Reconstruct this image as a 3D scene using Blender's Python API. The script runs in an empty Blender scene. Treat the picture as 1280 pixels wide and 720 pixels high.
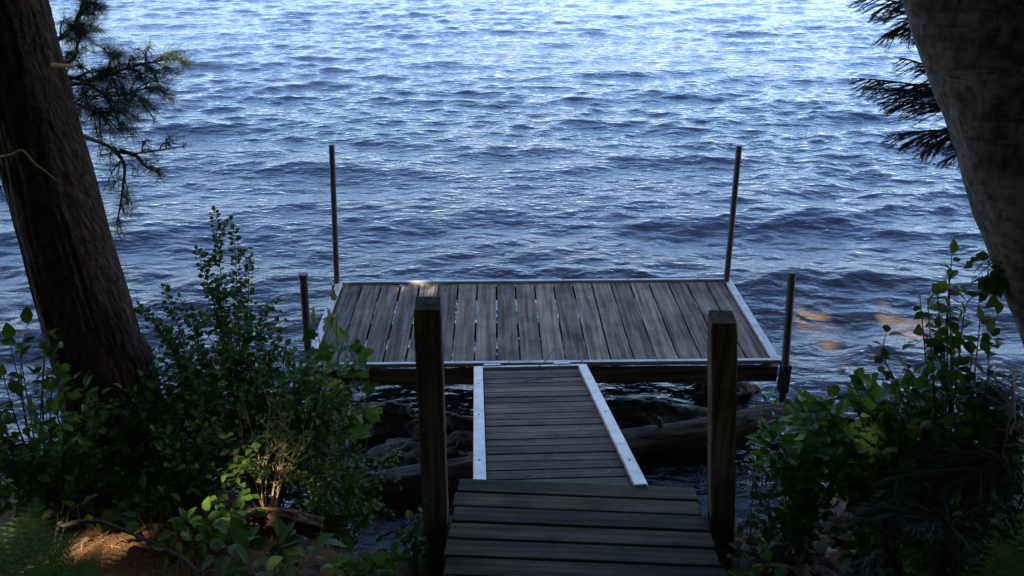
import bpy, math, random
import numpy as np
from mathutils import Vector, noise

# ------------------------------------------------------------------ scene, camera, light
S = bpy.context.scene
COL = S.collection
F, H = 1100.0, 3.14                                   # focal length in photo pixels, eye height over the water
PITCH = math.atan(493 / F)
cam = bpy.data.objects.new('camera', bpy.data.cameras.new('camera'))
COL.objects.link(cam)
cam.location = (0, 0, H)
cam.rotation_euler = (math.pi / 2 - PITCH, 0, 0)
cam.data.sensor_width = 36
cam.data.lens = 36 * F / 1280
cam.data.clip_start = 0.05
cam.data.clip_end = 6000
S.camera = cam

SUN = Vector((-0.34, -0.62, 0.71)).normalized()       # towards the sun: behind the viewer, a little to the left
SUN_EL = math.asin(SUN.z)
sl = bpy.data.lights.new('sun', 'SUN')
sl.energy = 4.0
sl.angle = math.radians(0.5)
sl.color = (1.0, 0.87, 0.68)
sun = bpy.data.objects.new('sun', sl)
COL.objects.link(sun)
sun.rotation_euler = SUN.to_track_quat('Z', 'Y').to_euler()

W = bpy.data.worlds.new('World')
S.world = W
W.use_nodes = True
wn, wl = W.node_tree.nodes, W.node_tree.links
bg = wn['Background']
sky = wn.new('ShaderNodeTexSky')
sky.sky_type = 'NISHITA'
sky.sun_disc = False
sky.sun_elevation = SUN_EL
sky.sun_rotation = math.atan2(SUN.x, SUN.y)
sky.air_density = 1.0
sky.dust_density = 0.3
sky.ozone_density = 4.0
tc = wn.new('ShaderNodeTexCoord')
mp = wn.new('ShaderNodeMapping')
mp.inputs['Scale'].default_value = (1.6, 1.6, 4.5)
mp.inputs['Location'].default_value = (0.7, 0.2, 0.1)
nz = wn.new('ShaderNodeTexNoise')
nz.inputs['Scale'].default_value = 1.7
nz.inputs['Detail'].default_value = 7
nz.inputs['Roughness'].default_value = 0.55
cr = wn.new('ShaderNodeValToRGB')
cr.color_ramp.elements[0].position = 0.56
cr.color_ramp.elements[1].position = 0.9
mx = wn.new('ShaderNodeMixRGB')
mx.inputs[2].default_value = (8.2, 8.2, 9.2, 1)
wl.new(tc.outputs['Generated'], mp.inputs[0])
wl.new(mp.outputs[0], nz.inputs[0])
sep = wn.new('ShaderNodeSeparateXYZ')
low = wn.new('ShaderNodeMapRange')                    # cloud brightness added low over the lake to lift the water
for i, v in ((1, 0.26), (2, 0.03), (3, -0.12), (4, 0.1)): low.inputs[i].default_value = v
addn = wn.new('ShaderNodeMath'); addn.operation = 'ADD'
wl.new(tc.outputs['Generated'], sep.inputs[0])
wl.new(sep.outputs[2], low.inputs[0])
high = wn.new('ShaderNodeMapRange')                   # unseen white cloud added to either side to light the wood
abx = wn.new('ShaderNodeMath'); abx.operation = 'ABSOLUTE'
wl.new(sep.outputs[0], abx.inputs[0])
for i, v in ((1, 0.5), (2, 0.8), (3, 0.0), (4, 0.4)): high.inputs[i].default_value = v
wl.new(abx.outputs[0], high.inputs[0])
addh = wn.new('ShaderNodeMath'); addh.operation = 'ADD'
wl.new(low.outputs[0], addh.inputs[0]); wl.new(high.outputs[0], addh.inputs[1])
wl.new(nz.outputs[0], addn.inputs[0]); wl.new(addh.outputs[0], addn.inputs[1])
wl.new(addn.outputs[0], cr.inputs[0])
wl.new(cr.outputs[0], mx.inputs[0])
wl.new(sky.outputs[0], mx.inputs[1])
tint = wn.new('ShaderNodeMixRGB')
tint.blend_type = 'MULTIPLY'
tint.inputs[0].default_value = 1
tint.inputs[2].default_value = (0.9, 0.94, 1.04, 1)
wl.new(mx.outputs[0], tint.inputs[1])
hz = wn.new('ShaderNodeMapRange')                     # sky dimmed towards the horizon to cut glare on the water
for i, v in ((1, 0.0), (2, 0.22), (3, 0.66), (4, 1.0)): hz.inputs[i].default_value = v
wl.new(sep.outputs[2], hz.inputs[0])
dim = wn.new('ShaderNodeMixRGB')
dim.blend_type = 'MULTIPLY'
dim.inputs[0].default_value = 1
wl.new(tint.outputs[0], dim.inputs[1])
wl.new(hz.outputs[0], dim.inputs[2])
wl.new(dim.outputs[0], bg.inputs[0])
bg.inputs[1].default_value = 0.15

S.view_settings.view_transform = 'Standard'
S.view_settings.look = 'None'
S.view_settings.gamma = 1
S.view_settings.exposure = 1.75
S.view_settings.use_curve_mapping = False
S.render.engine = 'CYCLES'
S.cycles.max_bounces = 7
S.cycles.transparent_max_bounces = 8
S.cycles.caustics_reflective = False
S.cycles.caustics_refractive = False

# ------------------------------------------------------------------ helpers
R = np.random.default_rng(7)
_sp, _cp = math.sin(PITCH), math.cos(PITCH)

def ray(x, y):
    u, v = (x - 640) / F, (y - 360) / F
    return np.array([u, _cp - v * _sp, -(_sp + v * _cp)])
def at(x, y, depth):                                   # point seen at photo pixel x,y at this depth
    return np.array([0, 0, H]) + ray(x, y) * depth
def atz(x, y, z):
    r = ray(x, y)
    return np.array([0, 0, H]) + r * ((z - H) / r[2])
def aty(x, y, Y):
    r = ray(x, y)
    return np.array([0, 0, H]) + r * (Y / r[1])

def unit(v):
    v = np.asarray(v, float)
    n = np.linalg.norm(v, axis=-1, keepdims=True)
    return v / np.maximum(n, 1e-9)

class MB:
    def __init__(s):
        s.v, s.f, s.r, s.n = [], [], [], 0
    def add(s, verts, faces, rnd=None):
        verts = np.asarray(verts, float)
        if rnd is None: rnd = R.random()
        r = np.broadcast_to(np.asarray(rnd, float), (len(verts),))
        s.v.append(verts); s.r.append(r)
        if isinstance(faces, np.ndarray):
            s.f.append(faces + s.n)
        else:
            by = {}
            for f in faces: by.setdefault(len(f), []).append(f)
            for k, g in by.items(): s.f.append(np.array(g, int) + s.n)
        s.n += len(verts)
    def box(s, c, size, rnd=None, M=None, bev=0.0):
        x, y, z = [d / 2 for d in size]
        b = min(bev, x * .45, y * .45, z * .45)
        if b <= 0:
            v = np.array([[i, j, k] for k in (-z, z) for j in (-y, y) for i in (-x, x)])
            f = [(0, 2, 3, 1), (4, 5, 7, 6), (0, 1, 5, 4), (1, 3, 7, 5), (3, 2, 6, 7), (2, 0, 4, 6)]
        else:
            v, idx = [], {}
            for sx in (-1, 1):
                for sy in (-1, 1):
                    for sz in (-1, 1):
                        for ax in range(3):
                            p = [sx * (x - b), sy * (y - b), sz * (z - b)]
                            p[ax] = (sx * x, sy * y, sz * z)[ax]
                            idx[(sx, sy, sz, ax)] = len(v); v.append(p)
            v = np.array(v); f = []
            for ax in range(3):
                o = [a for a in range(3) if a != ax]
                for sg in (-1, 1):
                    q = []
                    for a, bb in ((-1, -1), (1, -1), (1, 1), (-1, 1)):
                        k = [0, 0, 0]; k[ax] = sg; k[o[0]] = a; k[o[1]] = bb
                        q.append(idx[(k[0], k[1], k[2], ax)])
                    f.append(tuple(q))
                for a in (-1, 1):
                    for bb in (-1, 1):
                        k0 = [0, 0, 0]; k0[o[0]] = a; k0[o[1]] = bb
                        q = []
                        for sg, ax2 in ((-1, o[0]), (1, o[0]), (1, o[1]), (-1, o[1])):
                            k = list(k0); k[ax] = sg; q.append(idx[(k[0], k[1], k[2], ax2)])
                        f.append(tuple(q))
            for sx in (-1, 1):
                for sy in (-1, 1):
                    for sz in (-1, 1):
                        f.append(tuple(idx[(sx, sy, sz, a)] for a in range(3)))
        if M is not None: v = v @ np.asarray(M).T
        s.add(v + np.asarray(c, float), f, rnd)
    def tube(s, pts, radii, n=6, rnd=None, cap=True):
        pts = np.asarray(pts, float); m = len(pts)
        radii = np.broadcast_to(np.asarray(radii, float), (m,))
        t = unit(np.gradient(pts, axis=0))
        ref = np.array([0, 0, 1.]) if abs(t[0][2]) < .9 else np.array([1., 0, 0])
        a = unit(np.cross(t, ref)); b = np.cross(t, a)
        an = np.arange(n) * 2 * math.pi / n
        ring = a[:, None] * np.cos(an)[None, :, None] + b[:, None] * np.sin(an)[None, :, None]
        v = (pts[:, None] + ring * radii[:, None, None]).reshape(-1, 3)
        i = np.arange(m - 1)[:, None] * n; j = np.arange(n)[None]; k = (j + 1) % n
        f = np.stack([i + j, i + n + j, i + n + k, i + k], -1).reshape(-1, 4)
        s.add(v, f, rnd)
        if cap and n > 4:
            s.f.append(np.array([list(range(n))]) + s.n - len(v))
            s.f.append(np.array([list(range(n))[::-1]]) + s.n - n)
    def leaves(s, pos, d, up, size, T, rnd=None):
        V, Fc = T
        pos = np.asarray(pos, float)
        if len(pos) == 0: return
        d = unit(d); side = unit(np.cross(d, up)); nn = np.cross(side, d)
        sz = np.broadcast_to(np.asarray(size, float), (len(pos),))[:, None, None]
        v = pos[:, None] + sz * (V[None, :, 0:1] * side[:, None] + V[None, :, 1:2] * d[:, None] + V[None, :, 2:3] * nn[:, None])
        k = len(V)
        rr = np.repeat(R.random(len(pos)) if rnd is None else rnd, k)
        base = s.n + np.arange(len(pos)) * k
        s.v.append(v.reshape(-1, 3)); s.r.append(rr)
        for fa in Fc:
            s.f.append((base[:, None, None] + fa[None]).reshape(-1, fa.shape[1]))
        s.n += len(pos) * k
    def build(s, name, mat, parent=None, smooth=False, local=False):
        v = np.concatenate(s.v)
        if parent is not None and not local:
            o = parent
            off = np.array(o.location)
            while o.parent: o = o.parent; off = off + np.array(o.location)
            v = v - off
        me = bpy.data.meshes.new(name)
        me.vertices.add(len(v)); me.vertices.foreach_set('co', v.astype(np.float32).ravel())
        tot = np.concatenate([np.full(len(f), f.shape[1]) for f in s.f])
        li = np.concatenate([f.ravel() for f in s.f])
        st = np.concatenate([[0], np.cumsum(tot)[:-1]])
        me.loops.add(len(li)); me.loops.foreach_set('vertex_index', li.astype(np.int32))
        me.polygons.add(len(tot))
        me.polygons.foreach_set('loop_start', st.astype(np.int32))
        me.update(calc_edges=True)
        at_ = me.attributes.new('rnd', 'FLOAT', 'POINT')
        at_.data.foreach_set('value', np.concatenate(s.r).astype(np.float32))
        me.polygons.foreach_set('use_smooth', np.full(len(tot), smooth))
        me.validate()
        me.materials.append(mat)
        ob = bpy.data.objects.new(name, me)
        COL.objects.link(ob)
        if parent is not None: ob.parent = parent
        return ob

def tag(o, label=None, cat=None, group=None, kind=None):
    if label: o['label'] = label
    if cat: o['category'] = cat
    if group: o['group'] = group
    if kind: o['kind'] = kind
    return o
def thing(name, loc, label, cat, group=None, rot=(0, 0, 0)):
    o = bpy.data.objects.new(name, None)
    o.empty_display_size = .1
    COL.objects.link(o); o.location = loc; o.rotation_euler = rot
    return tag(o, label, cat, group)

def bez(a, b, c, n):
    t = np.linspace(0, 1, n)[:, None]
    a, b, c = map(lambda q: np.asarray(q, float), (a, b, c))
    return a * (1 - t) ** 2 + 2 * b * t * (1 - t) + c * t * t
def spline(P, n):                                       # Catmull-Rom through the rows of P
    P = np.asarray(P, float); m = len(P)
    Q = np.vstack([2 * P[0] - P[1], P, 2 * P[-1] - P[-2]])
    u = np.linspace(0, m - 1 - 1e-6, n); i = u.astype(int); t = (u - i)[:, None]
    p0, p1, p2, p3 = Q[i], Q[i + 1], Q[i + 2], Q[i + 3]
    return .5 * (2 * p1 + (p2 - p0) * t + (2 * p0 - 5 * p1 + 4 * p2 - p3) * t ** 2 + (3 * p1 - p0 - 3 * p2 + p3) * t ** 3)

# leaf templates: x across, y along, z normal
def T_ovate(w=.36, drop=.18, teeth=0.0):
    ts = [0, .22, .48, .75, 1]; ws = [0, .8, 1, .62, 0]
    mid = [(0, t, -drop * t * t) for t in ts]
    L = [(-w * ws[i], ts[i] + teeth * .05, .22 * w * ws[i] - drop * ts[i] ** 2) for i in (1, 2, 3)]
    Rr = [(-x, y, z) for x, y, z in L]
    V = np.array(mid + L + Rr)
    q = np.array([(1, 2, 6, 5), (2, 3, 7, 6), (1, 8, 9, 2), (2, 9, 10, 3)])
    t3 = np.array([(0, 1, 5), (3, 4, 7), (0, 8, 1), (3, 10, 4)])
    return V, [q, t3]
def T_small(w=.42):
    V = np.array([(0, 0, 0), (-w, .45, .08), (-w * .6, .85, .02), (0, 1, -.05), (w * .6, .85, .02), (w, .45, .08), (0, .5, 0)])
    return V, [np.array([(0, 6, 2, 1), (0, 5, 4, 6)]), np.array([(6, 3, 2), (6, 4, 3)])]
def T_lobed():
    pts = [(0, 0), (.18, -.06), (.42, .08), (.36, .22), (.58, .42), (.38, .46), (.34, .56), (.2, .58), (.22, .78), (0, 1.0)]
    out = pts + [(-x, y) for x, y in pts[-2:0:-1]]
    V = np.array([(0, .38, 0)] + [(x, y, .16 * abs(x) - .14 * y * y) for x, y in out])
    n = len(out)
    return V, [np.array([(0, 1 + i, 1 + (i + 1) % n) for i in range(n)])]
def T_blade():
    V = np.array([(-.03, 0, 0), (.03, 0, 0), (-.026, .4, .02), (.026, .4, .02), (-.016, .75, -.06), (.016, .75, -.06), (0, 1, -.2)])
    return V, [np.array([(0, 1, 3, 2), (2, 3, 5, 4)]), np.array([(4, 5, 6)])]
def T_needle(w=.012):
    return np.array([(-w, 0, 0), (w, 0, 0), (0, 1, 0)]), [np.array([(0, 1, 2)])]
def T_flat(w=.07):
    return np.array([(-w, 0, 0), (w, 0, 0), (w * .8, .9, 0), (-w * .8, .9, 0)]), [np.array([(0, 1, 2, 3)])]
OV, OVN, SM, LOB, BLADE = T_ovate(), T_ovate(.24, .25), T_small(), T_lobed(), T_blade()

# ------------------------------------------------------------------ materials
def newmat(name):
    m = bpy.data.materials.new(name); m.use_nodes = True
    nt = m.node_tree
    nt.nodes.clear()
    return m, nt.nodes, nt.links
def node(ns, t, **kw):
    n = ns.new(t)
    for k, v in kw.items():
        if k.startswith('_'): setattr(n, k[1:], v)
        else: n.inputs[k.replace('__', ' ')].default_value = v
    return n
def ramp(ns, stops):
    r = ns.new('ShaderNodeValToRGB')
    e = r.color_ramp.elements
    while len(e) < len(stops): e.new(.5)
    for i, (p, c) in enumerate(stops):
        e[i].position = p
        e[i].color = (*c, 1) if len(c) == 3 else c
    return r
def coords(ns, ls, scale, jitter=0.0):
    tc = ns.new('ShaderNodeTexCoord'); m = ns.new('ShaderNodeMapping')
    m.inputs['Scale'].default_value = scale
    ls.new(tc.outputs['Object'], m.inputs[0])
    if jitter:
        a = ns.new('ShaderNodeAttribute'); a.attribute_name = 'rnd'
        mu = node(ns, 'ShaderNodeVectorMath', _operation='SCALE'); mu.inputs['Scale'].default_value = jitter
        co = ns.new('ShaderNodeCombineXYZ')
        for i in range(3): ls.new(a.outputs['Fac'], co.inputs[i])
        ls.new(co.outputs[0], mu.inputs[0]); ls.new(mu.outputs[0], m.inputs['Location'])
    return m.outputs[0]

def wood(name, cols, axis, rough=.8, moss=None, blotch=.5, bump=.35):
    """weathered boards: grain along axis, each board its own tone, dark stains, pale scuffs"""
    m, ns, ls = newmat(name)
    out = ns.new('ShaderNodeOutputMaterial'); b = node(ns, 'ShaderNodeBsdfPrincipled', Roughness=rough)
    b.inputs['Specular IOR Level'].default_value = .1
    sc = [38, 38, 38]; sc[axis] = 1.6
    v = coords(ns, ls, sc, 23)
    g = node(ns, 'ShaderNodeTexNoise', Scale=1.0, Detail=6, Roughness=.62)
    ls.new(v, g.inputs[0])
    r = ramp(ns, [(.34, cols[0]), (.5, cols[1]), (.66, cols[2])])
    ls.new(g.outputs[0], r.inputs[0])
    v2 = coords(ns, ls, (3.2, 3.2, 3.2), 11)
    g2 = node(ns, 'ShaderNodeTexNoise', Scale=1.3, Detail=5, Roughness=.65)
    ls.new(v2, g2.inputs[0])
    r2 = ramp(ns, [(.32, (1 - blotch,) * 3), (.55, (1, 1, 1)), (.8, (1 + blotch * .35,) * 3)])
    ls.new(g2.outputs[0], r2.inputs[0])
    mu = node(ns, 'ShaderNodeMixRGB', _blend_type='MULTIPLY', Fac=1)
    ls.new(r.outputs[0], mu.inputs[1]); ls.new(r2.outputs[0], mu.inputs[2])
    a = ns.new('ShaderNodeAttribute'); a.attribute_name = 'rnd'
    r3 = ramp(ns, [(0, (.72, .72, .74)), (.5, (1, .98, .97)), (1, (1.28, 1.25, 1.2))])
    ls.new(a.outputs['Fac'], r3.inputs[0])
    mu2 = node(ns, 'ShaderNodeMixRGB', _blend_type='MULTIPLY', Fac=1)
    ls.new(mu.outputs[0], mu2.inputs[1]); ls.new(r3.outputs[0], mu2.inputs[2])
    # lichen / droppings specks
    v3 = coords(ns, ls, (1, 1, 1), 5)
    sp = node(ns, 'ShaderNodeTexNoise', Scale=62, Detail=3, Roughness=.7)
    ls.new(v3, sp.inputs[0])
    r4 = ramp(ns, [(.66, (0, 0, 0)), (.74, (1, 1, 1))])
    ls.new(sp.outputs[0], r4.inputs[0])
    mi = node(ns, 'ShaderNodeMixRGB'); mi.inputs[2].default_value = (*(moss or (.36, .36, .33)), 1)
    ls.new(r4.outputs[0], mi.inputs[0]); ls.new(mu2.outputs[0], mi.inputs[1])
    ls.new(mi.outputs[0], b.inputs['Base Color'])
    bp = node(ns, 'ShaderNodeBump', Strength=bump, Distance=.004)
    ls.new(g.outputs[0], bp.inputs['Height']); ls.new(bp.outputs[0], b.inputs['Normal'])
    ls.new(b.outputs[0], out.inputs[0])
    return m

def plain(name, col, rough=.6, metal=0.0, var=.25, scale=14, bump=.15, col2=None, stretch=(1, 1, 1), detail=5, dist=.01, spec=.4):
    m, ns, ls = newmat(name)
    out = ns.new('ShaderNodeOutputMaterial'); b = node(ns, 'ShaderNodeBsdfPrincipled', Roughness=rough, Metallic=metal)
    b.inputs['Specular IOR Level'].default_value = spec
    v = coords(ns, ls, stretch, 3)
    g = node(ns, 'ShaderNodeTexNoise', Scale=scale, Detail=detail, Roughness=.65)
    ls.new(v, g.inputs[0])
    c2 = col2 or tuple(c * (1 + var) for c in col)
    r = ramp(ns, [(.3, tuple(c * (1 - var) for c in col)), (.5, col), (.72, c2)])
    ls.new(g.outputs[0], r.inputs[0]); ls.new(r.outputs[0], b.inputs['Base Color'])
    if bump:
        bp = node(ns, 'ShaderNodeBump', Strength=bump, Distance=dist)
        ls.new(g.outputs[0], bp.inputs['Height']); ls.new(bp.outputs[0], b.inputs['Normal'])
    ls.new(b.outputs[0], out.inputs[0])
    return m

def leafmat(name, dark, light, trans=.3, rough=.55, spec=.12):
    m, ns, ls = newmat(name)
    out = ns.new('ShaderNodeOutputMaterial'); b = node(ns, 'ShaderNodeBsdfPrincipled', Roughness=rough)
    b.inputs['Specular IOR Level'].default_value = spec
    a = ns.new('ShaderNodeAttribute'); a.attribute_name = 'rnd'
    mid = tuple((x + y) / 2 * .95 for x, y in zip(dark, light))
    r = ramp(ns, [(0, dark), (.6, mid), (1, light)])
    ls.new(a.outputs['Fac'], r.inputs[0]); ls.new(r.outputs[0], b.inputs['Base Color'])
    t = ns.new('ShaderNodeBsdfTranslucent')
    br = node(ns, 'ShaderNodeMixRGB', _blend_type='MULTIPLY', Fac=1); br.inputs[2].default_value = (1.5, 1.5, .7, 1)
    ls.new(r.outputs[0], br.inputs[1]); ls.new(br.outputs[0], t.inputs[0])
    mx = node(ns, 'ShaderNodeMixShader', Fac=trans)
    ls.new(b.outputs[0], mx.inputs[1]); ls.new(t.outputs[0], mx.inputs[2]); ls.new(mx.outputs[0], out.inputs[0])
    return m

M = {}
M['deck'] = wood('weathered_deck_wood', [(.08, .066, .054), (.18, .155, .131), (.29, .255, .22)], 1, blotch=.45)
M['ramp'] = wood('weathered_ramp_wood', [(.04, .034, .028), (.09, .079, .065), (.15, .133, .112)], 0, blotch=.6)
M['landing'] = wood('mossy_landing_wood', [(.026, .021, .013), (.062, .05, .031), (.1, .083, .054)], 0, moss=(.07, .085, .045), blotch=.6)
M['post'] = wood('dark_post_wood', [(.04, .028, .019), (.1, .07, .046), (.16, .117, .08)], 2, blotch=.45)
M['beam'] = wood('brown_beam_wood', [(.055, .042, .032), (.14, .108, .083), (.22, .175, .138)], 0, blotch=.4)
M['alu'] = plain('brushed_aluminium', (.42, .42, .415), .5, .4, .3, 9, .08, detail=8, stretch=(1, 1, 1))
M['alu_dull'] = plain('dull_aluminium', (.6, .6, .6), .5, .6, .2, 30, .05)
M['pipe'] = plain('dark_steel_pipe', (.07, .07, .075), .5, .4, .4, 22, .15, col2=(.13, .1, .08), stretch=(1, 1, .3))
M['nail'] = plain('rusty_nail', (.05, .035, .028), .6, .5, .3)
M['stem'] = plain('shrub_stem_bark', (.06, .045, .035), .8, 0, .3, 60, .2)
M['tan_stem'] = plain('dry_tan_twig', (.34, .24, .12), .8, 0, .3, 60, .2)
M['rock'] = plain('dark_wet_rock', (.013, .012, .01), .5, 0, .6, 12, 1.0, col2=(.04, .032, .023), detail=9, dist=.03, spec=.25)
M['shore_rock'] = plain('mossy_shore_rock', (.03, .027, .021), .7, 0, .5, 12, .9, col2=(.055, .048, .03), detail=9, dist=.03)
M['shoal'] = plain('tan_submerged_stone', (.13, .115, .095), .7, 0, .45, 4, .5, detail=8)
M['log'] = plain('wet_log_bark', (.04, .033, .024), .65, 0, .55, 16, .8, col2=(.075, .07, .045), stretch=(.35, 1, 1), detail=8, dist=.02)
M['dead'] = leafmat('dead_leaf', (.04, .022, .013), (.16, .115, .08), .15, .7, .2)
M['straw'] = leafmat('fallen_needle', (.1, .045, .018), (.4, .21, .09), .05, .8, .15)
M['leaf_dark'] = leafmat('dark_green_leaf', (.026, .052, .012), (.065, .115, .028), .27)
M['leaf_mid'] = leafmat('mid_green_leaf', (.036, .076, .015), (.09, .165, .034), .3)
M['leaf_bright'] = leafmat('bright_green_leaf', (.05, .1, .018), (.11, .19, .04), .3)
M['leaf_yellow'] = leafmat('yellow_green_leaf', (.09, .11, .03), (.2, .22, .07), .3)
M['leaf_canopy'] = leafmat('canopy_leaf', (.05, .11, .022), (.1, .2, .04), .55)
M['pine_needle'] = leafmat('pine_needle', (.028, .056, .026), (.07, .12, .05), .15, .5, .3)
M['hemlock_needle'] = leafmat('hemlock_needle', (.012, .03, .014), (.03, .065, .026), .12, .5, .3)
M['fern'] = leafmat('fern_frond', (.06, .13, .02), (.11, .2, .035), .35, .6, .2)

def bark_pine(name='furrowed_pine_bark', st=(1, 1, .32), cols=((.009, .006, .004), (.036, .022, .014), (.07, .044, .028))):
    m, ns, ls = newmat(name)
    out = ns.new('ShaderNodeOutputMaterial'); b = node(ns, 'ShaderNodeBsdfPrincipled', Roughness=.9)
    b.inputs['Specular IOR Level'].default_value = .2
    v = coords(ns, ls, st)
    vo = node(ns, 'ShaderNodeTexVoronoi', Scale=26, _feature='DISTANCE_TO_EDGE')
    nw = node(ns, 'ShaderNodeTexNoise', Scale=9, Detail=5)
    ad = node(ns, 'ShaderNodeMixRGB', Fac=.12); ls.new(v, nw.inputs[0]); ls.new(v, ad.inputs[1]); ls.new(nw.outputs[1], ad.inputs[2])
    ls.new(ad.outputs[0], vo.inputs[0])
    n2 = node(ns, 'ShaderNodeTexNoise', Scale=45, Detail=7, Roughness=.7); ls.new(v, n2.inputs[0])
    mul = node(ns, 'ShaderNodeMath', _operation='MULTIPLY_ADD'); mul.inputs[1].default_value = 1.3
    ls.new(vo.outputs[0], mul.inputs[0]); ls.new(n2.outputs[0], mul.inputs[2])
    r = ramp(ns, [(.35, cols[0]), (.6, cols[1]), (.9, cols[2])])
    ls.new(mul.outputs[0], r.inputs[0]); ls.new(r.outputs[0], b.inputs['Base Color'])
    bp = node(ns, 'ShaderNodeBump', Strength=.9, Distance=.02); ls.new(mul.outputs[0], bp.inputs['Height']); ls.new(bp.outputs[0], b.inputs['Normal'])
    ls.new(b.outputs[0], out.inputs[0])
    return m
M['bark_pine'] = bark_pine()
M['logbark'] = bark_pine('ridged_log_bark', (.3, 1, 1), ((.025, .014, .008), (.1, .058, .032), (.17, .105, .062)))
def bark_smooth():
    m, ns, ls = newmat('smooth_grey_bark')
    out = ns.new('ShaderNodeOutputMaterial'); b = node(ns, 'ShaderNodeBsdfPrincipled', Roughness=.8)
    b.inputs['Specular IOR Level'].default_value = .25
    v = coords(ns, ls, (1, 1, 1))
    n1 = node(ns, 'ShaderNodeTexNoise', Scale=9, Detail=8, Roughness=.66); ls.new(v, n1.inputs[0])
    r = ramp(ns, [(.32, (.03, .024, .019)), (.44, (.1, .086, .068)), (.56, (.17, .15, .125)), (.64, (.08, .08, .05)), (.74, (.24, .22, .185))])
    ls.new(n1.outputs[0], r.inputs[0])
    v2 = coords(ns, ls, (1.2, 1.2, 7)); n2 = node(ns, 'ShaderNodeTexNoise', Scale=8, Detail=8, Roughness=.68); ls.new(v2, n2.inputs[0])
    r2 = ramp(ns, [(.36, (.5, .5, .5)), (.47, (1, 1, 1)), (.7, (1.12, 1.1, 1.06))]); ls.new(n2.outputs[0], r2.inputs[0])
    mu = node(ns, 'ShaderNodeMixRGB', _blend_type='MULTIPLY', Fac=1); ls.new(r.outputs[0], mu.inputs[1]); ls.new(r2.outputs[0], mu.inputs[2])
    v3 = coords(ns, ls, (1, 1, .55)); n3 = node(ns, 'ShaderNodeTexNoise', Scale=48, Detail=5, Roughness=.6); ls.new(v3, n3.inputs[0])
    r5 = ramp(ns, [(.36, (.42, .4, .38)), (.5, (1, 1, 1)), (.66, (1.35, 1.32, 1.25))]); ls.new(n3.outputs[0], r5.inputs[0])
    mu3 = node(ns, 'ShaderNodeMixRGB', _blend_type='MULTIPLY', Fac=1); ls.new(mu.outputs[0], mu3.inputs[1]); ls.new(r5.outputs[0], mu3.inputs[2])
    ls.new(mu3.outputs[0], b.inputs['Base Color'])
    bp = node(ns, 'ShaderNodeBump', Strength=.8, Distance=.014); ls.new(n2.outputs[0], bp.inputs['Height']); ls.new(bp.outputs[0], b.inputs['Normal'])
    ls.new(b.outputs[0], out.inputs[0])
    return m
M['bark_smooth'] = bark_smooth()
def ground_mat():
    m, ns, ls = newmat('needle_covered_soil')
    out = ns.new('ShaderNodeOutputMaterial'); b = node(ns, 'ShaderNodeBsdfPrincipled', Roughness=.9)
    b.inputs['Specular IOR Level'].default_value = .15
    v = coords(ns, ls, (1, 1, 1))
    n1 = node(ns, 'ShaderNodeTexNoise', Scale=2.2, Detail=7, Roughness=.65); ls.new(v, n1.inputs[0])
    n2 = node(ns, 'ShaderNodeTexNoise', Scale=70, Detail=5, Roughness=.75); ls.new(v, n2.inputs[0])
    r = ramp(ns, [(.3, (.045, .026, .014)), (.5, (.13, .07, .034)), (.68, (.24, .135, .06))]); ls.new(n1.outputs[0], r.inputs[0])
    r2 = ramp(ns, [(.3, (.35, .35, .35)), (.6, (1.1, 1.1, 1.1)), (.8, (1.7, 1.6, 1.4))]); ls.new(n2.outputs[0], r2.inputs[0])
    mu = node(ns, 'ShaderNodeMixRGB', _blend_type='MULTIPLY', Fac=1); ls.new(r.outputs[0], mu.inputs[1]); ls.new(r2.outputs[0], mu.inputs[2])
    # below the water line: brown stony bed
    tc = ns.new('ShaderNodeTexCoord'); sx = ns.new('ShaderNodeSeparateXYZ'); ls.new(tc.outputs['Object'], sx.inputs[0])
    mr = node(ns, 'ShaderNodeMapRange'); mr.inputs[1].default_value = .12; mr.inputs[2].default_value = -.02
    ls.new(sx.outputs[2], mr.inputs[0])
    vo = node(ns, 'ShaderNodeTexVoronoi', Scale=7); ls.new(v, vo.inputs[0])
    r3 = ramp(ns, [(.0, (.13, .112, .088)), (.6, (.08, .068, .052)), (1, (.03, .022, .014))]); ls.new(vo.outputs[0], r3.inputs[0])
    mi = ns.new('ShaderNodeMixRGB'); ls.new(mr.outputs[0], mi.inputs[0]); ls.new(mu.outputs[0], mi.inputs[1]); ls.new(r3.outputs[0], mi.inputs[2])
    ls.new(mi.outputs[0], b.inputs['Base Color'])
    bp = node(ns, 'ShaderNodeBump', Strength=.8, Distance=.012); ls.new(n2.outputs[0], bp.inputs['Height']); ls.new(bp.outputs[0], b.inputs['Normal'])
    ls.new(b.outputs[0], out.inputs[0])
    return m
M['ground'] = ground_mat()
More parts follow.
